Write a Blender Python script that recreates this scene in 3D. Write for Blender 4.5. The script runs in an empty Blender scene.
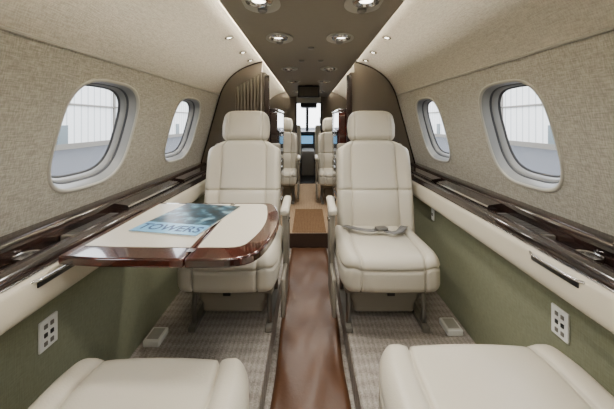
import bpy, bmesh, math, random
from mathutils import Vector, Matrix
random.seed(3)
E=1.15
scene=bpy.context.scene
COL=bpy.context.collection
def lin(c):
    c=c/255.0
    return c/12.92 if c<=.04045 else ((c+.055)/1.055)**2.4
def C(r,g,b): return (lin(r),lin(g),lin(b),1)
# ---------------- materials
def newmat(name):
    m=bpy.data.materials.new(name); m.use_nodes=True
    nt=m.node_tree; b=nt.nodes['Principled BSDF']
    return m,nt,b
def P(name,col,rough=.5,metal=0,spec=.5,coat=0,bump=0,bscale=200,var=0,vscale=8):
    m,nt,b=newmat(name)
    b.inputs['Base Color'].default_value=col
    b.inputs['Roughness'].default_value=rough
    b.inputs['Metallic'].default_value=metal
    b.inputs['Specular IOR Level'].default_value=spec
    b.inputs['Coat Weight'].default_value=coat
    b.inputs['Coat Roughness'].default_value=.06
    tc=nt.nodes.new('ShaderNodeTexCoord')
    n=nt.nodes.new('ShaderNodeTexNoise'); n.inputs['Scale'].default_value=vscale; n.inputs['Detail'].default_value=4
    nt.links.new(tc.outputs['Object'],n.inputs['Vector'])
    if var>0:
        mx=nt.nodes.new('ShaderNodeMix'); mx.data_type='RGBA'
        mx.inputs[6].default_value=tuple(c*(1-var) for c in col[:3])+(1,)
        mx.inputs[7].default_value=tuple(min(1,c*(1+var)) for c in col[:3])+(1,)
        nt.links.new(n.outputs['Fac'],mx.inputs[0]); nt.links.new(mx.outputs[2],b.inputs['Base Color'])
    if bump>0:
        n2=nt.nodes.new('ShaderNodeTexNoise'); n2.inputs['Scale'].default_value=bscale; n2.inputs['Detail'].default_value=3
        nt.links.new(tc.outputs['Object'],n2.inputs['Vector'])
        bp=nt.nodes.new('ShaderNodeBump'); bp.inputs['Strength'].default_value=bump; bp.inputs['Distance'].default_value=.002
        nt.links.new(n2.outputs['Fac'],bp.inputs['Height']); nt.links.new(bp.outputs['Normal'],b.inputs['Normal'])
    return m
def weave(name,c1,c2,sx,sy,sz,rough=.85,bump=.5,noise=30):
    m,nt,b=newmat(name); b.inputs['Roughness'].default_value=rough; b.inputs['Specular IOR Level'].default_value=.2
    tc=nt.nodes.new('ShaderNodeTexCoord')
    def nz(scale):
        mp=nt.nodes.new('ShaderNodeMapping'); mp.inputs['Scale'].default_value=scale
        nt.links.new(tc.outputs['Object'],mp.inputs['Vector'])
        n=nt.nodes.new('ShaderNodeTexNoise'); n.inputs['Scale'].default_value=1; n.inputs['Detail'].default_value=2
        nt.links.new(mp.outputs['Vector'],n.inputs['Vector']); return n
    a=nz((sx,sy*.12,sz)); c=nz((sx*.5,sy,sz*.12))
    ad=nt.nodes.new('ShaderNodeMath'); ad.operation='ADD'
    nt.links.new(a.outputs['Fac'],ad.inputs[0]); nt.links.new(c.outputs['Fac'],ad.inputs[1])
    mr=nt.nodes.new('ShaderNodeMapRange'); mr.inputs['From Min'].default_value=.75; mr.inputs['From Max'].default_value=1.25
    nt.links.new(ad.outputs[0],mr.inputs['Value'])
    mx=nt.nodes.new('ShaderNodeMix'); mx.data_type='RGBA'
    mx.inputs[6].default_value=c1; mx.inputs[7].default_value=c2
    nt.links.new(mr.outputs[0],mx.inputs[0]); nt.links.new(mx.outputs[2],b.inputs['Base Color'])
    bp=nt.nodes.new('ShaderNodeBump'); bp.inputs['Strength'].default_value=bump; bp.inputs['Distance'].default_value=.002
    nt.links.new(mr.outputs[0],bp.inputs['Height']); nt.links.new(bp.outputs['Normal'],b.inputs['Normal'])
    return m
def carpet(name,c1,c2,s1=15,s2=9,bump=.9,wt=.6):
    """ribbed woven carpet: two crossing broken wave bands + pile noise"""
    m,nt,b=newmat(name); b.inputs['Roughness'].default_value=.95; b.inputs['Specular IOR Level'].default_value=.1
    tc=nt.nodes.new('ShaderNodeTexCoord')
    def wv(d,s,dist):
        w=nt.nodes.new('ShaderNodeTexWave'); w.bands_direction=d; w.inputs['Scale'].default_value=s; w.inputs['Distortion'].default_value=dist; w.inputs['Detail'].default_value=3; w.inputs['Detail Scale'].default_value=4
        nt.links.new(tc.outputs['Object'],w.inputs['Vector']); return w
    a=wv('X',s1,2.2); c=wv('Y',s2,3.0)
    n=nt.nodes.new('ShaderNodeTexNoise'); n.inputs['Scale'].default_value=150; n.inputs['Detail'].default_value=3
    nt.links.new(tc.outputs['Object'],n.inputs['Vector'])
    m1=nt.nodes.new('ShaderNodeMath'); m1.operation='ADD'; nt.links.new(a.outputs['Fac'],m1.inputs[0]); nt.links.new(c.outputs['Fac'],m1.inputs[1])
    m2=nt.nodes.new('ShaderNodeMath'); m2.operation='MULTIPLY_ADD'; m2.inputs[1].default_value=wt*.5; nt.links.new(m1.outputs[0],m2.inputs[0]); nt.links.new(n.outputs['Fac'],m2.inputs[2])
    mr=nt.nodes.new('ShaderNodeMapRange'); mr.inputs['From Min'].default_value=.35; mr.inputs['From Max'].default_value=.75+wt*.8; nt.links.new(m2.outputs[0],mr.inputs['Value'])
    mx=nt.nodes.new('ShaderNodeMix'); mx.data_type='RGBA'; mx.inputs[6].default_value=c1; mx.inputs[7].default_value=c2
    nt.links.new(mr.outputs[0],mx.inputs[0]); nt.links.new(mx.outputs[2],b.inputs['Base Color'])
    bp=nt.nodes.new('ShaderNodeBump'); bp.inputs['Strength'].default_value=bump; bp.inputs['Distance'].default_value=.004
    nt.links.new(m2.outputs[0],bp.inputs['Height']); nt.links.new(bp.outputs['Normal'],b.inputs['Normal'])
    return m
def wood(name,c1,c2,rough=.15,coat=1.0,scale=(3,1,20)):
    m,nt,b=newmat(name); b.inputs['Roughness'].default_value=rough; b.inputs['Coat Weight'].default_value=coat; b.inputs['Coat Roughness'].default_value=.04; b.inputs['Specular IOR Level'].default_value=.35
    tc=nt.nodes.new('ShaderNodeTexCoord'); mp=nt.nodes.new('ShaderNodeMapping'); mp.inputs['Scale'].default_value=scale
    n=nt.nodes.new('ShaderNodeTexNoise'); n.inputs['Scale'].default_value=3; n.inputs['Detail'].default_value=6; n.inputs['Distortion'].default_value=1.2
    nt.links.new(tc.outputs['Object'],mp.inputs['Vector']); nt.links.new(mp.outputs['Vector'],n.inputs['Vector'])
    cr=nt.nodes.new('ShaderNodeValToRGB'); cr.color_ramp.elements[0].color=c1; cr.color_ramp.elements[1].color=c2
    cr.color_ramp.elements[0].position=.35; cr.color_ramp.elements[1].position=.68
    nt.links.new(n.outputs['Fac'],cr.inputs['Fac']); nt.links.new(cr.outputs['Color'],b.inputs['Base Color'])
    return m
def emis(name,col,s):
    m,nt,b=newmat(name); b.inputs['Base Color'].default_value=col
    b.inputs['Emission Color'].default_value=col; b.inputs['Emission Strength'].default_value=s
    return m
M={}
M['leather']=P('cream_leather',C(190,184,169),.34,bump=.3,bscale=240,var=.06,vscale=5)
M['leather2']=P('cream_leather_side',C(180,172,152),.45,bump=.2,bscale=260)
M['wall']=weave('linen_wall_fabric',C(142,139,130),C(176,173,163),290,240,290,bump=.4)
M['liner']=weave('headliner_fabric',C(162,158,148),C(190,186,175),290,240,290,bump=.3)
M['ceil']=P('ceiling_ultraleather',C(134,127,114),.5,bump=.3,bscale=120,var=.05,vscale=40)
M['bezel']=P('window_bezel_plastic',C(168,166,157),.4)
M['reveal']=P('window_reveal_grey',C(122,123,122),.35)
M['seal']=P('window_seal',C(60,62,66),.5)
M['green']=weave('sage_lower_panel',C(118,120,97),C(130,132,109),200,300,200,bump=.2)
M['lip']=P('armrest_lip_leather',C(192,185,168),.4,bump=.15,bscale=240)
M['wood']=wood('dark_burl_veneer',C(17,12,11),C(52,36,31),.2,.9,(6,2,6))
M['mahog']=wood('mahogany_gloss',C(28,9,7),C(70,25,16),.14,.9,(4,14,4))
M['part']=P('taupe_bulkhead_laminate',C(84,77,68),.4,var=.08,vscale=3)
M['black']=P('black_satin',C(20,20,22),.3)
M['grey']=P('grey_plastic',C(110,106,98),.45)
M['seatframe']=P('seat_frame_taupe',C(132,126,114),.45)
M['chrome']=P('brushed_chrome',C(205,203,200),.18,metal=1)
M['steel']=P('dull_steel',C(140,138,134),.35,metal=1)
M['carpet']=carpet('woven_carpet',C(124,117,110),C(188,181,173),13,5,.9,.35)
M['tan']=carpet('tan_pattern_carpet',C(130,107,83),C(194,170,142),14,12,.7,.4)
M['runner']=P('brown_leather_runner',C(86,57,37),.36,bump=.4,bscale=50,var=.25,vscale=6)
M['riser']=P('dark_brown_riser',C(60,41,29),.7,bump=.3,bscale=90,var=.2,vscale=20)
M['mat']=carpet('brown_mat_carpet',C(88,66,47),C(138,110,82),18,18,.7,.4)
M['white']=P('white_plastic',C(225,225,220),.4)
M['belt']=P('grey_webbing',C(105,104,102),.7,bump=.4,bscale=300)
M['curtain']=P('taupe_curtain',C(92,86,77),.85,bump=.2,bscale=200)
M['lamp']=emis('lamp_lens',(1,.92,.8,1),10)
M['cove']=emis('cove_led',(1,.9,.75,1),105)
M['crown']=P('cove_white',C(225,220,205),.7)
M['asphalt']=P('asphalt',C(56,59,66),.9,bump=.3,bscale=10,var=.15,vscale=1)
g=bpy.data.materials.new('window_glass'); g.use_nodes=True; nt=g.node_tree; nt.nodes.clear()
o=nt.nodes.new('ShaderNodeOutputMaterial'); t=nt.nodes.new('ShaderNodeBsdfTransparent'); gl=nt.nodes.new('ShaderNodeBsdfGlossy'); gl.inputs['Roughness'].default_value=.02
mx=nt.nodes.new('ShaderNodeMixShader'); mx.inputs[0].default_value=.05
nt.links.new(t.outputs[0],mx.inputs[1]); nt.links.new(gl.outputs[0],mx.inputs[2]); nt.links.new(mx.outputs[0],o.inputs[0]); M['glass']=g
m,nt,b=newmat('hangar_cladding'); tc=nt.nodes.new('ShaderNodeTexCoord'); w=nt.nodes.new('ShaderNodeTexWave'); w.bands_direction='Y'; w.inputs['Scale'].default_value=.3
nt.links.new(tc.outputs['Object'],w.inputs['Vector']); cr=nt.nodes.new('ShaderNodeValToRGB'); cr.color_ramp.elements[0].color=C(178,181,181); cr.color_ramp.elements[1].color=C(226,226,224); cr.color_ramp.elements[0].position=.02; cr.color_ramp.elements[1].position=.12
nt.links.new(w.outputs['Fac'],cr.inputs['Fac']); nt.links.new(cr.outputs['Color'],b.inputs['Base Color']); M['hangar']=m
M['door_dark']=P('hangar_door_glazing',C(96,108,112),.3)
# ---------------- helpers
def empty(name,loc=(0,0,0),rot=(0,0,0)):
    e=bpy.data.objects.new(name,None); COL.objects.link(e); e.location=loc; e.rotation_euler=rot; e.empty_display_size=.1; return e
def mesh(name,vs,fs,mat,parent=None,smooth=False,loc=(0,0,0),rot=(0,0,0),angle=None):
    me=bpy.data.meshes.new(name); me.from_pydata([tuple(v) for v in vs],[],fs); me.validate()
    bm=bmesh.new(); bm.from_mesh(me); bmesh.ops.recalc_face_normals(bm,faces=bm.faces); bm.to_mesh(me); bm.free()
    if isinstance(mat,str): mat=M[mat]
    me.materials.append(mat)
    if smooth:
        for p in me.polygons: p.use_smooth=True
        if angle:
            try: me.set_sharp_from_angle(angle=math.radians(angle))
            except Exception: pass
    ob=bpy.data.objects.new(name,me); COL.objects.link(ob); ob.location=loc; ob.rotation_euler=rot
    if parent: ob.parent=parent
    return ob
def box(name,x0,x1,y0,y1,z0,z1,mat,parent=None,bev=0,seg=2):
    cx,cy,cz=(x0+x1)/2,(y0+y1)/2,(z0+z1)/2
    a,b_,c=abs(x1-x0)/2,abs(y1-y0)/2,abs(z1-z0)/2
    vs=[(sx*a,sy*b_,sz*c) for sx in(-1,1) for sy in(-1,1) for sz in(-1,1)]
    fs=[(0,1,3,2),(4,6,7,5),(0,4,5,1),(2,3,7,6),(0,2,6,4),(1,5,7,3)]
    ob=mesh(name,vs,fs,mat,parent,loc=(cx,cy,cz))
    if bev:
        md=ob.modifiers.new('bevel','BEVEL'); md.width=bev; md.segments=seg; md.limit_method='ANGLE'
        for p in ob.data.polygons: p.use_smooth=True
        try: ob.data.set_sharp_from_angle(angle=math.radians(60))
        except Exception: pass
        md.harden_normals=False
    return ob
def ticks(h,r,n,extra=()):
    inner=h-r
    off=[r*math.tan(math.radians(a)) for a in (9,18,27,36,45)]
    t=[-inner-o_ for o_ in reversed(off)]+[-inner+2*inner*i/n for i in range(n+1)]+[inner+o_ for o_ in off]
    for e in extra:
        for d in (-.008,-.004,0,.004,.008):
            if abs(e+d)<inner: t.append(e+d)
    t=sorted(t); out=[t[0]]
    for v in t[1:]:
        if v-out[-1]>.0012: out.append(v)
    out[-1]=t[-1]
    return out
def rbox(name,size,r,mat,parent=None,loc=(0,0,0),rot=(0,0,0),n=(14,14,8),extra=((),(),()),fn=None):
    h=[s/2 for s in size]; r=min(r,min(h)*.98)
    T=[ticks(h[i],r,n[i],extra[i]) for i in range(3)]
    L=[len(t) for t in T]; idx={}; vs=[]; fs=[]
    def V(i,j,k):
        key=(i,j,k)
        if key not in idx:
            p=Vector((T[0][i],T[1][j],T[2][k])); q=Vector([max(-(h[a]-r),min(h[a]-r,p[a])) for a in range(3)])
            d=p-q; d.normalize(); p=q+d*r
            if fn: p=Vector(fn(p,d))
            idx[key]=len(vs); vs.append(p)
        return idx[key]
    for k in (0,L[2]-1):
        for i in range(L[0]-1):
            for j in range(L[1]-1): fs.append((V(i,j,k),V(i+1,j,k),V(i+1,j+1,k),V(i,j+1,k)))
    for j in (0,L[1]-1):
        for i in range(L[0]-1):
            for k in range(L[2]-1): fs.append((V(i,j,k),V(i+1,j,k),V(i+1,j,k+1),V(i,j,k+1)))
    for i in (0,L[0]-1):
        for j in range(L[1]-1):
            for k in range(L[2]-1): fs.append((V(i,j,k),V(i,j+1,k),V(i,j+1,k+1),V(i,j,k+1)))
    return mesh(name,vs,fs,mat,parent,True,loc,rot)
def lathe(name,prof,mat,parent=None,loc=(0,0,0),rot=(0,0,0),n=32,sy=1):
    vs=[];fs=[]
    for (r,z) in prof:
        for i in range(n):
            a=2*math.pi*i/n; vs.append((r*math.cos(a),r*sy*math.sin(a),z))
    for k in range(len(prof)-1):
        for i in range(n):
            j=(i+1)%n; fs.append((k*n+i,k*n+j,(k+1)*n+j,(k+1)*n+i))
    if prof[0][0]>1e-5: fs.append(tuple(range(n-1,-1,-1)))
    if prof[-1][0]>1e-5: fs.append(tuple((len(prof)-1)*n+i for i in range(n)))
    return mesh(name,vs,fs,mat,parent,True,loc,rot,angle=40)
def tube(name,pts,rad,mat,parent=None,res=8,cyc=False):
    cu=bpy.data.curves.new(name,'CURVE'); cu.dimensions='3D'; cu.bevel_depth=rad; cu.bevel_resolution=3; cu.resolution_u=res
    sp=cu.splines.new('NURBS' if len(pts)>3 else 'POLY'); sp.points.add(len(pts)-1)
    for i,p in enumerate(pts): sp.points[i].co=(*p,1)
    if len(pts)>3: sp.order_u=3; sp.use_endpoint_u=True
    sp.use_cyclic_u=cyc
    cu.materials.append(M[mat]); ob=bpy.data.objects.new(name,cu); COL.objects.link(ob)
    dg=bpy.context.evaluated_depsgraph_get(); me=bpy.data.meshes.new_from_object(ob.evaluated_get(dg))
    bpy.data.objects.remove(ob); ob=bpy.data.objects.new(name,me); COL.objects.link(ob)
    for p in me.polygons: p.use_smooth=True
    if parent: ob.parent=parent
    return ob
def prism(name,prof,y0,y1,mat,parent=None,smooth=False,angle=30,ny=1):
    n=len(prof); vs=[];fs=[]
    for k in range(ny+1):
        y=y0+(y1-y0)*k/ny
        vs+=[(x,y,z) for x,z in prof]
    for k in range(ny):
        for i in range(n):
            j=(i+1)%n; fs.append((k*n+i,k*n+j,(k+1)*n+j,(k+1)*n+i))
    fs.append(tuple(range(n))); fs.append(tuple(ny*n+i for i in reversed(range(n))))
    return mesh(name,vs,fs,mat,parent,smooth,angle=angle)
def strip(name,line,th,y0,y1,mat,parent=None,smooth=True,sgn=1):
    n=len(line); outer=[]
    for i in range(n):
        a=Vector(line[max(0,i-1)]); b_=Vector(line[min(n-1,i+1)]); d=(b_-a).normalized(); nr=Vector((d.y,-d.x))*sgn
        outer.append((line[i][0]+nr.x*th,line[i][1]+nr.y*th))
    vs=[];
    for y in (y0,y1):
        vs+=[(x,y,z) for x,z in line]+[(x,y,z) for x,z in outer]
    N=2*n; fs=[]
    for i in range(n-1):
        fs.append((i,i+1,N+i+1,N+i)); fs.append((n+i,N+n+i,N+n+i+1,n+i+1))
        fs.append((i,n+i,n+i+1,i+1)); fs.append((N+i,N+i+1,N+n+i+1,N+n+i))
    fs.append((0,N,N+n,n)); fs.append((n-1,2*n-1,N+2*n-1,N+n-1))
    return mesh(name,vs,fs,mat,parent,smooth,angle=35)
def bez(p0,p1,p2,p3,n):
    o=[]
    for i in range(n+1):
        t=i/n; u=1-t
        o.append(tuple(u**3*a+3*u*u*t*b_+3*u*t*t*c+t**3*d for a,b_,c,d in zip(p0,p1,p2,p3)))
    return o
def sm(a,b_,x):
    t=max(0,min(1,(x-a)/(b_-a))); return t*t*(3-2*t)
Z=lambda z:z+E
Y0,Y1=-1.3,5.6
# ---------------- shell
K=.275
def wx(z): return 1.0-K*(z+.43)
WT=wx(.25)
HL=bez((WT,.25),(WT-.06,.43),(.62,.515),(.42,.56),22)
WIN=[(.40),(1.30),(2.17),(4.75)]
WH,WZ=.455,-.055
def wframe(s,yc):
    c=Vector((s*wx(WZ),yc,Z(WZ))); u=Vector((-K*s,0,1)).normalized(); t=Vector((0,1,0)); n=Vector((s,0,K)).normalized()
    return c,u,t,n
def sell(w,h,a,e=3.3):
    ca,sa=math.cos(a),math.sin(a)
    return (w/2*math.copysign(abs(ca)**(2/e),ca),h/2*math.copysign(abs(sa)**(2/e),sa))
NW=64
for s,side in((-1,'left'),(1,'right')):
    WW=.45 if s<0 else .41
    line=[(s*wx(-.43),Z(-.43)),(s*wx(.25),Z(.25))]
    wall=strip('wall_'+side,line,.03,Y0,Y1,'wall',smooth=False,sgn=s)
    cvs=[];cfs=[]
    for wi,yc in enumerate(WIN):
        c,u,t,n=wframe(s,yc); b0=len(cvs)
        for d in (-.06,.1):
            for i in range(NW):
                a=2*math.pi*i/NW; px,pz=sell(WW+.02,WH+.02,a); cvs.append(c+t*px+u*pz+n*d)
        for i in range(NW):
            j=(i+1)%NW; cfs.append((b0+i,b0+j,b0+NW+j,b0+NW+i))
        cfs.append(tuple(b0+i for i in reversed(range(NW)))); cfs.append(tuple(b0+NW+i for i in range(NW)))
    cut=mesh('cut',cvs,cfs,'wall')
    md=wall.modifiers.new('b','BOOLEAN'); md.operation='DIFFERENCE'; md.solver='EXACT'; md.object=cut
    dg=bpy.context.evaluated_depsgraph_get(); me=bpy.data.meshes.new_from_object(wall.evaluated_get(dg)); wall.modifiers.clear(); wall.data=me
    bpy.data.objects.remove(cut)
    for wi,yc in enumerate(WIN):
        c,u,t,n=wframe(s,yc)
        we=empty('window_%d'%(wi+1+(0 if s<0 else 4)))
        def ringmesh(name,rings,mat):
            vs=[];fs=[]
            for (off,d) in rings:
                for i in range(NW):
                    a=2*math.pi*i/NW; px,pz=sell(WW+2*off,WH+2*off,a); vs.append(c+t*px+u*pz+n*d)
            for k in range(len(rings)-1):
                for i in range(NW):
                    j=(i+1)%NW; fs.append((k*NW+i,k*NW+j,(k+1)*NW+j,(k+1)*NW+i))
            return mesh(name,vs,fs,mat,we,True)
        ringmesh('bezel',[(.014,.001),(.012,-.004),(.008,-.005),(.002,-.003),(-.001,.004)],'bezel')
        ringmesh('inner_reveal',[(-.001,.003),(-.006,.014),(-.012,.036)],'reveal')
        ringmesh('shade_track',[(-.0115,.035),(-.016,.037),(-.017,.044)],'seal')
        ringmesh('outer_reveal',[(-.0165,.043),(-.022,.046),(-.027,.068)],'reveal')
        ringmesh('seal',[(-.0265,.067),(-.032,.069),(-.035,.074)],'seal')
        vs=[]
        for i in range(NW):
            a=2*math.pi*i/NW; px,pz=sell(WW-.066,WH-.066,a); vs.append(c+t*px+u*pz+n*.072)
        mesh('pane',vs,[tuple(range(NW))],'glass',we)
    hl_ob=strip('headliner_'+side,[(s*x,Z(z)) for x,z in HL],.02,Y0,Y1,'liner',sgn=s)
    for y in (1.0,1.9,2.3,2.6):
        d=empty('reading_light',(s*.50,y,Z(.537)),(0,s*math.radians(14),0)); d.parent=hl_ob
        lathe('ring',[(.028,.01),(.028,-.006),(.02,-.009),(.014,-.004)],'chrome',d,n=24); lathe('lens',[(.0145,-.0045),(.0001,-.006)],'lamp',d,n=20)
    prism('trim_1' if s<0 else 'trim_2',[(s*(WT+.001),Z(.246)),(s*(WT-.006),Z(.246)),(s*(WT-.008),Z(.252)),(s*(WT-.001),Z(.256))],Y0,Y1,'bezel')
    lw=strip('wall_lower_'+side,[(s*.87,0),(s*.87,Z(-.50))],.02,Y0,Y1,'green',smooth=False,sgn=s)
    # ---- side ledge
    le=empty('side_ledge' )
    lp=[(.768,-.455),(.771,-.446),(.778,-.44),(.79,-.438),(.808,-.438),(.808,-.46),(.87,-.47),(.87,-.53),(.80,-.545),(.778,-.54),(.770,-.53),(.767,-.51)]
    prism('padded_lip',[(s*x,Z(z)) for x,z in lp],Y0,2.74,'lip',le,True,40)
    inner=[(.790,-.445),(.788,-.43),(.790,-.416),(.798,-.408),(.842,-.405),(.848,-.408),(.852,-.44)]
    prism('inner_wood_rail',[(s*x,Z(z)) for x,z in inner],Y0,2.74,'wood',le,True,40)
    ch=[(.783,-.444),(.783,-.435),(.7885,-.434),(.7895,-.443)]
    prism('chrome_bead',[(s*x,Z(z)) for x,z in ch],Y0,2.74,'chrome',le)
    tr=[(.848,-.46),(.852,-.440),(.925,-.440),(.93,-.46)]
    prism('tray_channel',[(s*x,Z(z)) for x,z in tr],Y0,2.74,'black',le)
    outer=[(.922,-.46),(.922,-.405),(.924,-.385),(.934,-.372),(.95,-.368),(.980,-.366),(.985,-.372),(1.02,-.46)]
    prism('outer_wood_rail',[(s*x,Z(z)) for x,z in outer],Y0,2.74,'wood',le,True,40)
    for (a,b_) in ((-.9,-.1),(.25,.80),(1.42,1.98),(2.06,2.7)):
        lid=[(.850,-.445),(.850,-.402),(.856,-.394),(.914,-.386),(.921,-.391),(.921,-.445)]
        prism('wood_lid',[(s*x,Z(z)) for x,z in lid],a,b_,'wood',le,True,40)
        prism('lid_chrome_edge',[(s*.8495,Z(-.405)),(s*.8475,Z(-.403)),(s*.8515,Z(-.3965)),(s*.8535,Z(-.398))],a,b_,'chrome',le)
    yc=1.24
    box('grille_plate',s*.856,s*.918,yc-.13,yc+.15,Z(-.442),Z(-.420),'grey',le,.004)
    for q in range(14):
        y=yc-.115+q*.018; box('grille_slot',s*.862,s*.912,y,y+.009,Z(-.4205),Z(-.4185),'black',le)
    lathe('cup_holder',[(.026,-.01),(.036,-.01),(.039,.008),(.037,.013),(.032,.010),(.030,-.004),(0.001,-.004)],'chrome',le,(s*.887,.95,Z(-.432)),n=32)
    lathe('cup_well',[(.030,0),(.0001,.0001)],'black',le,(s*.887,.95,Z(-.434)),n=28)
    tube('chrome_handle',[(s*.79,.82,Z(-.45)),(s*.765,.84,Z(-.45)),(s*.757,.88,Z(-.45)),(s*.757,1.0,Z(-.45)),(s*.765,1.04,Z(-.45)),(s*.79,1.06,Z(-.45))],.0045,'chrome',le)
    box('latch_slot',s*.764,s*.772,.85,1.03,Z(-.472),Z(-.455),'black',le,.002)
    oe=empty('power_outlet_panel')
    yc=1.0 if s<0 else 1.03; zc=-.70 if s<0 else -.69
    box('plate',s*.862,s*.870,yc-.035,yc+.035,Z(zc-.05),Z(zc+.05),'white',oe,.003)
    for q in range(2):
        for w_ in range(3):
            box('socket',s*.859,s*.863,yc-.020+q*.024,yc-.020+q*.024+.012,Z(zc-.036+w_*.028),Z(zc-.036+w_*.028+.014),'grey' if w_!=1 else 'black',oe,.001)
    if s>0:
        be=empty('call_button_plate'); box('plate',s*.862,s*.870,2.06,2.1,Z(-.68),Z(-.6),'white',be,.003); box('button',s*.859,s*.863,2.07,2.09,Z(-.65),Z(-.63),'grey',be,.002)
    strip('cove_light_strip' ,[(s*.29,Z(.500)),(s*.325,Z(.506))],.004,Y0+.05,Y1-.05,'cove',smooth=False,sgn=-s)
cr_=[(-.44,.555)]+[(-.44*math.cos(a),.555+.06*math.sin(a)) for a in [math.pi*i/12 for i in range(1,12)]]+[(.44,.555)]
strip('ceiling_crown',[(x,Z(z)) for x,z in cr_],.02,Y0,Y1,'crown',sgn=-1)
def cz(x): return .462+.022*(1-((x-.015)/.35)**2)
cp=[(-.355,.492),(-.350,.478),(-.340,.468)]+[(-.33+.69*i/16,cz(-.33+.69*i/16)) for i in range(17)]+[(.370,.468),(.380,.478),(.385,.492),(.365,.4965),(.015,.4975),(-.335,.4965)]
prism('ceiling',[(x,Z(z)) for x,z in cp],Y0,Y1,'ceil',None,True,50)
AL,AR,DR=-.20,.215,-.15
fl=[(-.9,0),(AL-.008,0),(AL,-.008),(AL,DR),(AR,DR),(AR,-.008),(AR+.008,0),(.9,0),(.9,-.22),(-.9,-.22)]
prism('floor',fl,Y0,3.1,'carpet')
box('floor_forward',-.9,.9,3.1,Y1,-.22,0,'tan')
box('trim_3',AL+.001,AR-.001,3.085,3.099,DR+.001,.004,'riser',None,.003)
vs=[];fs=[];ny=200;nx=14
for j in range(ny+1):
    y=Y0+.1+(3.06-Y0-.1)*j/ny
    for i in range(nx+1):
        x=-.168+.358*i/nx + .004*math.sin(y*9+i*.2)
        vs.append((x,y,DR+.014+.006*math.sin(y*14+2*math.sin(i*.4))*math.sin(i*.45+y*3)))
for j in range(ny):
    for i in range(nx):
        a=j*(nx+1)+i; fs.append((a,a+1,a+nx+2,a+nx+1))
rn=mesh('aisle_runner',vs,fs,'runner',None,True); md=rn.modifiers.new('s','SOLIDIFY'); md.thickness=.006
box('threshold_mat',-.165,.19,3.12,3.95,.0,.006,'mat',None,.002)
for s,yc,xc in((-1,1.58,-.80),(1,1.66,.79)):
    v=empty('floor_vent_box',(xc,yc,0)); 
    rbox('housing',(.085,.11,.035),.008,'white',v,(0,0,.0185),n=(2,2,2)); box('grille',-.03,.03,-.04,.04,.035,.038,'bezel',v,.002)
def wallpoly(s,xi,ztop=.455):
    p=[(s*xi,0),(s*xi,Z(ztop-.03)),(s*(xi+.03),Z(ztop-.002)),(s*.425,Z(ztop))]
    p+=[(s*(x-.002),Z(z-.002)) for x,z in reversed(HL)]
    p+=[(s*(wx(-.43)-.002),Z(-.43)),(s*.868,Z(-.5)),(s*.868,0)]
    return p
for s,side in((-1,'left'),(1,'right')):
    pe=empty('cabin_partition')
    prism('panel',wallpoly(s,.36),2.75,2.79,'part',pe)
    ed=[(s*(x-.007),2.745,Z(z-.007)) for x,z in reversed(HL)]+[(s*(wx(z)-.007),2.745,Z(z)) for z in (.1,-.1,-.3,-.38)]
    tube('edge_trim',ed,.006,'wood',pe)
    box('aisle_edge_stile',s*.352,s*.40,2.738,2.752,.005,Z(.43),'wood',pe,.005)
    ce=empty('galley_cabinet')
    xi=.285
    box('carcass',s*xi,s*.80,2.80,3.5,0,Z(.10),'mahog' if s>0 else 'wood',ce,.012)
    box('countertop',s*(xi-.006),s*.80,2.798,3.51,Z(.10),Z(.125),'wood',ce,.006)
    for z0 in (.12,.45,.78): box('drawer_front',s*(xi-.008),s*xi,2.86,3.44,z0,z0+.29,'wood',ce,.004)
    for z0 in (.12,.45,.78): box('drawer_pull',s*(xi-.016),s*(xi-.008),3.08,3.22,z0+.22,z0+.235,'chrome',ce,.003)
vs=[];fs=[];n=60
for k in range(9):
    f=k/8
    for i in range(n+1):
        t=i/n; x=-.66+.24*t
        y=2.712+.014*math.sin(t*2*math.pi*8)*(.6+.4*f)
        ztop=min(.44,.44-.55*max(0,(-.42-x)))
        z=Z(-.55+(ztop+.55)*f); vs.append((x,y-.006*(1-f),z))
for k in range(8):
    for i in range(n):
        a=k*(n+1)+i; fs.append((a,a+1,a+n+2,a+n+1))
cu=mesh('pleated_curtain',vs,fs,'curtain',None,True); md=cu.modifiers.new('s','SOLIDIFY'); md.thickness=.003
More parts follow.
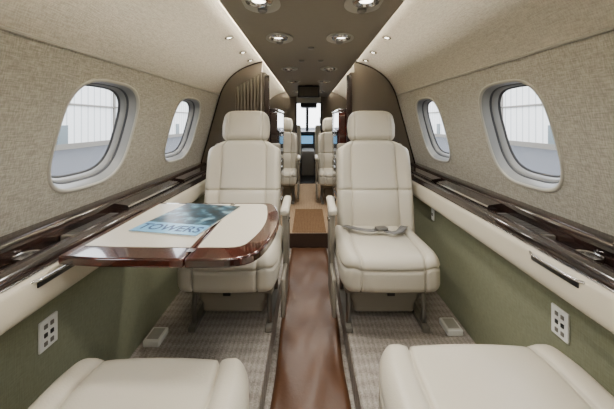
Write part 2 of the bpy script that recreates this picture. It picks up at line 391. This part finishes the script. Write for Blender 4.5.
# ---------------- cabin seats
def seat(loc,rotz=0,w=.53,depth=.56,recline=11,arm=0,top=.44,bsh=0,up=.0):
    S=empty('cabin_seat',loc,(0,0,rotz))
    g=lambda x,c,wd:math.exp(-((x-c)/wd)**2)
    sx=w*.33; hy=depth/2; hx=w/2
    def fc(p,d):
        x,y,z=p
        gr=(g(x,sx,.005)+g(x,-sx,.005))*.013
        gr+=g(y,.04,.0045)*.007*(abs(x)<sx)*(d.z>.5)
        gr+=.011*g(z,.028,.006)*(d.z<.6)
        q=Vector((x,y,z))-d*gr
        if z>0:
            q.z+=.018*(1-(x/hx)**2)*(1-(y/hy)**4)
            if abs(x)>sx: q.z+=.012*math.sin(min(1,(abs(x)-sx)/(hx-sx))*math.pi)
            q.z+=.012*sm(.1,-hy,y)
        if y<-hy*.5: q.x*=1-.07*sm(-hy*.45,-hy,y)**2
        if y<0: q.y-=.018*(1-(x/hx)**2)*sm(0,-hy,y)
        return q
    rbox('seat_cushion',(w,depth,.165),.045,'leather',S,(0,0,top-.0825),n=(20,18,5),extra=((sx,-sx),(.04,),(.028,)),fn=fc)
    bh=.65+up; bw=w-.005; bx=bw/2; sb=bw*.31
    zs=-.02
    def fb(p,d):
        x,y,z=p
        gr=(g(x,sb,.005)+g(x,-sb,.005))*.013*(d.y<-.3)+g(z,zs,.005)*.012*(d.y<-.3)
        q=Vector((x,y,z))-d*gr
        t=(z+bh/2)/bh
        if y<0:
            q.y-=.040*sm(.60,.95,abs(x)/bx)*(1-sm(.75,1,t)*.7)
            q.y-=.024*math.cos(x/bx*1.4)*math.exp(-((t-.28)/.2)**2)
            q.y-=.010*max(0,math.cos(x/sb*math.pi/2))
        q.x*=1-.03*t-.16*sm(.88,1.0,t)**2
        if z>0: q.z-=.03*sm(.55,1,abs(x)/bx)*sm(.8,1,t)
        return q
    B=empty('backrest',(bsh,hy-.055,top-.07),(-math.radians(recline),0,0)); B.parent=S
    rbox('back_pad',(bw,.13,bh),.045,'leather',B,(0,.065,bh/2),n=(20,4,22),extra=((sb,-sb),(),(zs,)),fn=fb)
    rbox('back_shell',(bw-.03,.05,bh-.03),.02,'seatframe',B,(0,.135,bh/2),n=(4,2,4))
    def fh(p,d):
        x,y,z=p; q=Vector(p)
        gr=(g(x,.125,.0045)+g(x,-.125,.0045))*.007*(d.y<-.3); q-=d*gr
        if y<0: q.y-=.016*(1-(x/.17)**2)*math.cos(z/.11*1.3)
        q.x*=1-.07*sm(0,.11,z)-.03*sm(0,-.11,z); q.z-=.012*sm(.5,1,abs(x)/.17)*(z>0)
        return q
    rbox('headrest',(.345,.115,.225),.045,'leather',B,(0,.052,bh+.103),n=(14,4,8),extra=((.125,-.125),(),()),fn=fh)
    for x in(-.07,.07): tube('headrest_post',[(x,.08,bh-.04),(x,.075,bh+.03)],.008,'steel',B)
    rbox('seat_pan',(w-.05,depth-.10,.05),.02,'seatframe',S,(0,.03,top-.187),n=(4,4,2))
    rbox('base_shroud',(w-.13,depth-.22,.17),.03,'seatframe',S,(0,.07,.148),n=(4,4,4),fn=lambda p,d:Vector((p.x*(1-.12*(p.z<0)),p.y,p.z)))
    for x in(-1,1):
        xx=x*(w/2-.055)
        tube('leg_front',[(xx,-.10,.235),(xx,-.13,.12),(xx,-.12,.03)],.014,'steel',S)
        tube('leg_rear',[(xx,.2,.235),(xx,.22,.12),(xx,.22,.03)],.014,'steel',S)
        box('floor_rail',xx-.02,xx+.02,-.17,.27,.002,.032,'grey',S,.006)
    box('control_pod',-.02,.02,-.235,-.215,top-.20,top-.18,'black',S,.003)
    if arm:
        xx=arm*(w/2+.022)
        rbox('armrest_pad',(.052,.30,.045),.02,'leather',S,(xx,.10,top+.185),(math.radians(2),0,0),n=(3,8,3))
        pr=[(-.03,top+.165),(.23,top+.165),(.22,top-.03),(.17,top-.2),(.06,top-.2),(.03,top-.03)]
        vs=[(xx-.016,y,z) for y,z in pr]+[(xx+.016,y,z) for y,z in pr]
        n=len(pr); fs=[(i,(i+1)%n,n+(i+1)%n,n+i) for i in range(n)]+[tuple(range(n)),tuple(range(2*n-1,n-1,-1))]
        sh=mesh('armrest_sheath',vs,fs,'seatframe',S,True,angle=30); md=sh.modifiers.new('b','BEVEL'); md.width=.008; md.segments=2
        rbox('recline_handle',(.014,.05,.02),.006,'chrome',S,(xx+arm*.02,.06,top+.11),n=(1,2,1))
        box('side_skirt',xx-.014,xx+.010,-.14,.2,.06,top-.16,'seatframe',S,.01)
    return S
seat((-.425,1.80,0),0,.53,.56,11,arm=1,bsh=-.03,up=.02)
seat((.435,1.80,0),0,.53,.56,11,arm=-1,bsh=.03,up=.02)
seat((-.43,.605,0),math.pi,.55,.58,27)
seat((.50,.65,0),math.pi,.60,.60,27)
seat((-.41,4.35,0),0,.50,.54,9,arm=1)
seat((.40,4.35,0),0,.50,.54,9,arm=-1)
sb=empty('seat_belt')
def ribbon(name,pts,w,mat,parent):
    vs=[];fs=[]
    for i,p in enumerate(pts):
        a=Vector(pts[max(0,i-1)]);b_=Vector(pts[min(len(pts)-1,i+1)]);d=(b_-a); d.z=0; d.normalize(); nn=Vector((-d.y,d.x,0))
        vs+=[Vector(p)-nn*w/2,Vector(p)+nn*w/2]
    for i in range(len(pts)-1): fs.append((2*i,2*i+1,2*i+3,2*i+2))
    o_=mesh(name,vs,fs,mat,parent,True); md=o_.modifiers.new('s','SOLIDIFY'); md.thickness=.003; return o_
zb=.472
ribbon('belt_left',[(.24,1.98,zb-.004),(.28,1.90,zb+.010),(.33,1.85,zb+.016),(.39,1.83,zb+.018),(.43,1.85,zb+.016)],.045,'belt',sb)
ribbon('belt_right',[(.63,1.96,zb),(.60,1.90,zb+.010),(.56,1.83,zb+.012),(.51,1.80,zb+.014),(.47,1.83,zb+.016)],.045,'belt',sb)
rbox('buckle',(.07,.05,.02),.006,'steel',sb,(.45,1.84,zb+.024),(0,0,.3),n=(2,2,1))
# ---------------- table
TT=-.402
tb=empty('folding_table')
def plate(name,outl,z0,z1,mat,parent,bev=.004):
    n=len(outl); vs=[(x,y,z0) for x,y in outl]+[(x,y,z1) for x,y in outl]
    fs=[(i,(i+1)%n,n+(i+1)%n,n+i) for i in range(n)]+[tuple(range(n)),tuple(range(2*n-1,n-1,-1))]
    o_=mesh(name,vs,fs,mat,parent,True,angle=35)
    if bev: md=o_.modifiers.new('b','BEVEL'); md.width=bev; md.segments=3; md.limit_method='ANGLE'; md.angle_limit=math.radians(50)
    return o_
TX=-.752
out=[(TX,.90),(-.62,.885)]+bez((-.30,.878),(-.19,.878),(-.165,.90),(-.145,.96),8)+bez((-.135,1.0),(-.112,1.12),(-.112,1.25),(-.14,1.38),8)+bez((-.15,1.42),(-.17,1.49),(-.19,1.495),(-.26,1.495),6)+[(TX,1.495)]
HX=-.365
hr=[p for p in out if p[0]>=HX]
leftp=[(TX,.90),(-.62,.885),(HX-.0015,.8785),(HX-.0015,1.495),(TX,1.495)]
rightp=[(HX+.0015,.8782)]+hr+[(HX+.0015,1.495)]
plate('leaf_inner',leftp,Z(TT-.028),Z(TT),'mahog',tb,.006)
plate('leaf_outer',rightp,Z(TT-.028),Z(TT),'mahog',tb,.006)
plate('leather_inlay_inner',[(-.725,.975),(-.62,.965),(HX-.012,.96),(HX-.012,1.468),(-.725,1.468)],Z(TT-.001),Z(TT+.0015),'leather',tb,0)
rin=[(HX+.012,.96)]+bez((-.28,.96),(-.22,.96),(-.205,.97),(-.195,1.02),6)+bez((-.185,1.06),(-.165,1.15),(-.165,1.25),(-.185,1.36),6)+bez((-.195,1.42),(-.205,1.465),(-.22,1.468),(-.27,1.468),4)+[(HX+.012,1.468)]
plate('leather_inlay_outer',rin,Z(TT-.001),Z(TT+.0015),'leather',tb,0)
for y in (.94,1.44): box('hinge',HX-.012,HX+.012,y-.012,y+.012,Z(TT-.0005),Z(TT+.0012),'chrome',tb)
box('under_bracket',-.755,-.58,1.12,1.24,Z(TT-.05),Z(TT-.029),'black',tb,.004)
m,nt,b=newmat('magazine_cover'); b.inputs['Roughness'].default_value=.3
tc=nt.nodes.new('ShaderNodeTexCoord'); n1=nt.nodes.new('ShaderNodeTexNoise'); n1.inputs['Scale'].default_value=18; n1.inputs['Detail'].default_value=6
nt.links.new(tc.outputs['Object'],n1.inputs['Vector']); cr=nt.nodes.new('ShaderNodeValToRGB')
e=cr.color_ramp.elements; e[0].color=C(10,20,22); e[0].position=.4; e[1].color=C(110,150,165); e[1].position=.66
x=e.new(.53); x.color=C(28,62,80)
nt.links.new(n1.outputs['Fac'],cr.inputs['Fac']); nt.links.new(cr.outputs['Color'],b.inputs['Base Color'])
M['cover']=m; M['sky']=P('magazine_masthead_blue',C(110,165,200),.3); M['ink']=P('magazine_ink',C(20,45,95),.4); M['paper']=P('paper',C(235,235,230),.6)
mg=empty('magazine',(-.486,1.25,Z(TT+.0025)),(0,0,math.radians(-11)))
box('pages',-.135,.135,-.185,.185,0,.004,'paper',mg); box('cover',-.136,.136,-.186,.186,.004,.0048,'cover',mg)
box('masthead_band',-.135,.135,-.185,-.085,.0048,.0051,'sky',mg)
fc=bpy.data.curves.new('title','FONT'); fc.body='TOWERS'; fc.size=.078; fc.extrude=.0002; fc.offset=.0012; fc.align_x='CENTER'
fo=bpy.data.objects.new('title_tmp',fc); COL.objects.link(fo); dg=bpy.context.evaluated_depsgraph_get(); me=bpy.data.meshes.new_from_object(fo.evaluated_get(dg)); bpy.data.objects.remove(fo)
to=bpy.data.objects.new('title',me); COL.objects.link(to); me.materials.clear(); me.materials.append(M['ink']); to.parent=mg; to.location=(0,-.16,.0053); to.scale=(.8,1,1)
# ---------------- ceiling fixtures
for y,xl,xr in ((-.6,-.18,.2),(.35,-.18,.2),(1.17,-.19,.225),(1.68,-.165,.185),(2.66,-.17,.19),(3.5,-.17,.19),(4.6,-.17,.19)):
    for x in (xl,xr):
        d=empty('ceiling_downlight',(x,y,Z(cz(x))))
        lathe('oval_escutcheon',[(.078,.004),(.080,-.003),(.074,-.006),(.05,-.006)],'bezel',d,(0,.03,0),n=40,sy=1.35)
        lathe('bezel_ring',[(.050,-.003),(.054,-.008),(.050,-.016),(.038,-.019),(.029,-.012),(.025,-.006)],'chrome',d,(0,-.01,0),n=36)
        lathe('lens',[(.0265,-.008),(.0001,-.0105)],'lamp',d,(0,-.01,0),n=24)
        lathe('air_nozzle',[(.020,-.003),(.020,-.016),(.012,-.022),(.0001,-.018)],'steel',d,(0,.082,0),n=20)
        L=bpy.data.lights.new('downlight_lamp','SPOT'); L.energy=20.5; L.spot_size=math.radians(155); L.spot_blend=1; L.shadow_soft_size=.045; L.color=(1,.94,.85)
        lo=bpy.data.objects.new('lamp',L); COL.objects.link(lo); lo.parent=d; lo.location=(0,0,-.035)
for y,x in ((1.95,.02),(2.35,-.05),(2.35,.1)):
    lathe('smoke_detector',[(.022,.004),(.022,-.006),(.015,-.012),(.0001,-.013)],'steel',None,(x,y,Z(cz(x))),n=24)
mo=empty('overhead_monitor',(.01,3.95,Z(.40)))
rbox('housing',(.29,.05,.16),.012,'black',mo,(0,0,0),n=(2,1,2)); box('screen',-.125,.125,-.029,-.025,-.06,.06,'grey',mo,.002)
box('mount',-.05,.05,-.015,.015,.08,.10,'black',mo)
# ---------------- forward bulkhead & cockpit
fb=empty('wall_forward')
box('left_panel',-1.02,-.215,5.6,5.64,0,Z(.62),'part',fb); box('right_panel',.24,1.02,5.6,5.64,0,Z(.62),'part',fb); box('header',-.215,.24,5.6,5.64,Z(.36),Z(.62),'bezel',fb)
box('door_frame_left',-.235,-.205,5.585,5.6,0,Z(.37),'wood',fb,.004); box('door_frame_right',.23,.26,5.585,5.6,0,Z(.37),'wood',fb,.004)
box('wall_aft',-1.03,1.03,Y0-.03,Y0,-.22,Z(.62),'wall')
ck=empty('cockpit')
box('deck',-.9,.9,5.64,8.0,-.22,0,'black',ck)
box('side_left',-.95,-.9,5.64,8.0,0,Z(-.1),'grey',ck); box('side_right',.9,.95,5.64,8.0,0,Z(-.1),'grey',ck)
box('roof',-.95,.95,5.64,6.9,Z(.42),Z(.46),'black',ck)
box('instrument_panel',-.8,.8,7.2,7.5,.2,Z(-.28),'black',ck,.03)
box('glareshield',-.82,.82,7.05,7.5,Z(-.28),Z(-.22),'black',ck,.03)
M['screen']=emis('avionics_display',(.12,.3,.5,1),1.2)
for x in(-.45,-.02,.40): box('display',x-.14,x+.14,7.19,7.2,Z(-.52),Z(-.33),'screen',ck,.004)
box('pedestal',-.14,.14,6.4,7.2,0,Z(-.62),'grey',ck,.02)
box('overhead_panel',-.15,.18,6.0,6.6,Z(.30),Z(.42),'black',ck,.01)
for x in(-.88,-.02,.84): tube('windshield_post',[(x,7.45,Z(-.25)),(x*.8,6.9,Z(.42))],.035,'black',ck)
mesh('windshield',[(-.9,7.46,Z(-.25)),(.9,7.46,Z(-.25)),(.72,6.9,Z(.42)),(-.72,6.9,Z(.42))],[(0,1,2,3)],'glass',ck)
box('lower_nose',-.95,.95,7.5,8.0,0,Z(-.3),'grey',ck)
for s in(-1,1):
    ps=empty('pilot_seat',(s*.36,6.3,0))
    rbox('cushion',(.44,.46,.14),.04,'grey',ps,(0,0,.42),n=(4,4,2)); rbox('back',(.44,.12,.62),.05,'leather2',ps,(0,-.24,.78),(math.radians(8),0,0),n=(4,2,4))
    rbox('headrest',(.26,.09,.17),.04,'leather2',ps,(0,-.30,1.18),n=(4,2,3)); rbox('pedestal',(.3,.34,.34),.03,'grey',ps,(0,0,.18),n=(2,2,2))
# ---------------- exterior
box('tarmac_ground',-120,120,-80,160,-1.85,-1.8,'asphalt')
for s in(-1,1):
    h=empty('hangar_building')
    box('cladding',s*26,s*46,-40,75 if s>0 else 90,-1.8,6.2,'hangar',h); box('roof_edge',s*25.7,s*46,-40,90,6.2,6.7,'grey',h)
    for y in range(-30,90,14):
        box('door_track',s*25.85,s*26,y,y+.35,-1.8,6.2,'grey',h)
        box('personnel_door',s*25.9,s*26,y+5,y+6.4,-1.8,.8,'door_dark',h)
    box('base_kickplate',s*25.85,s*26,-40,75,-1.8,-1.2,'grey',h); box('mid_rail',s*25.85,s*26,-40,75,3.0,3.2,'grey',h)
w=bpy.data.worlds.new('World'); scene.world=w; w.use_nodes=True; nt=w.node_tree; bg=nt.nodes['Background']
sky=nt.nodes.new('ShaderNodeTexSky'); sky.sky_type='NISHITA'; sky.sun_disc=False; sky.sun_elevation=math.radians(50); sky.sun_rotation=math.radians(200); sky.dust_density=3
mx=nt.nodes.new('ShaderNodeMix'); mx.data_type='RGBA'; mx.inputs[0].default_value=.85; mx.inputs[7].default_value=(5,5.15,5.3,1)
nt.links.new(sky.outputs[0],mx.inputs[6]); nt.links.new(mx.outputs[2],bg.inputs[0]); bg.inputs[1].default_value=1.4
# ---------------- camera
cam=bpy.data.cameras.new('camera'); co=bpy.data.objects.new('camera',cam); COL.objects.link(co); scene.camera=co
co.location=(0,0,E); co.rotation_euler=(math.radians(90),0,0); cam.sensor_width=36; cam.lens=300/614*36; cam.shift_y=-(204.5-122)/614; cam.shift_x=-.0016; cam.clip_start=.02; cam.clip_end=500
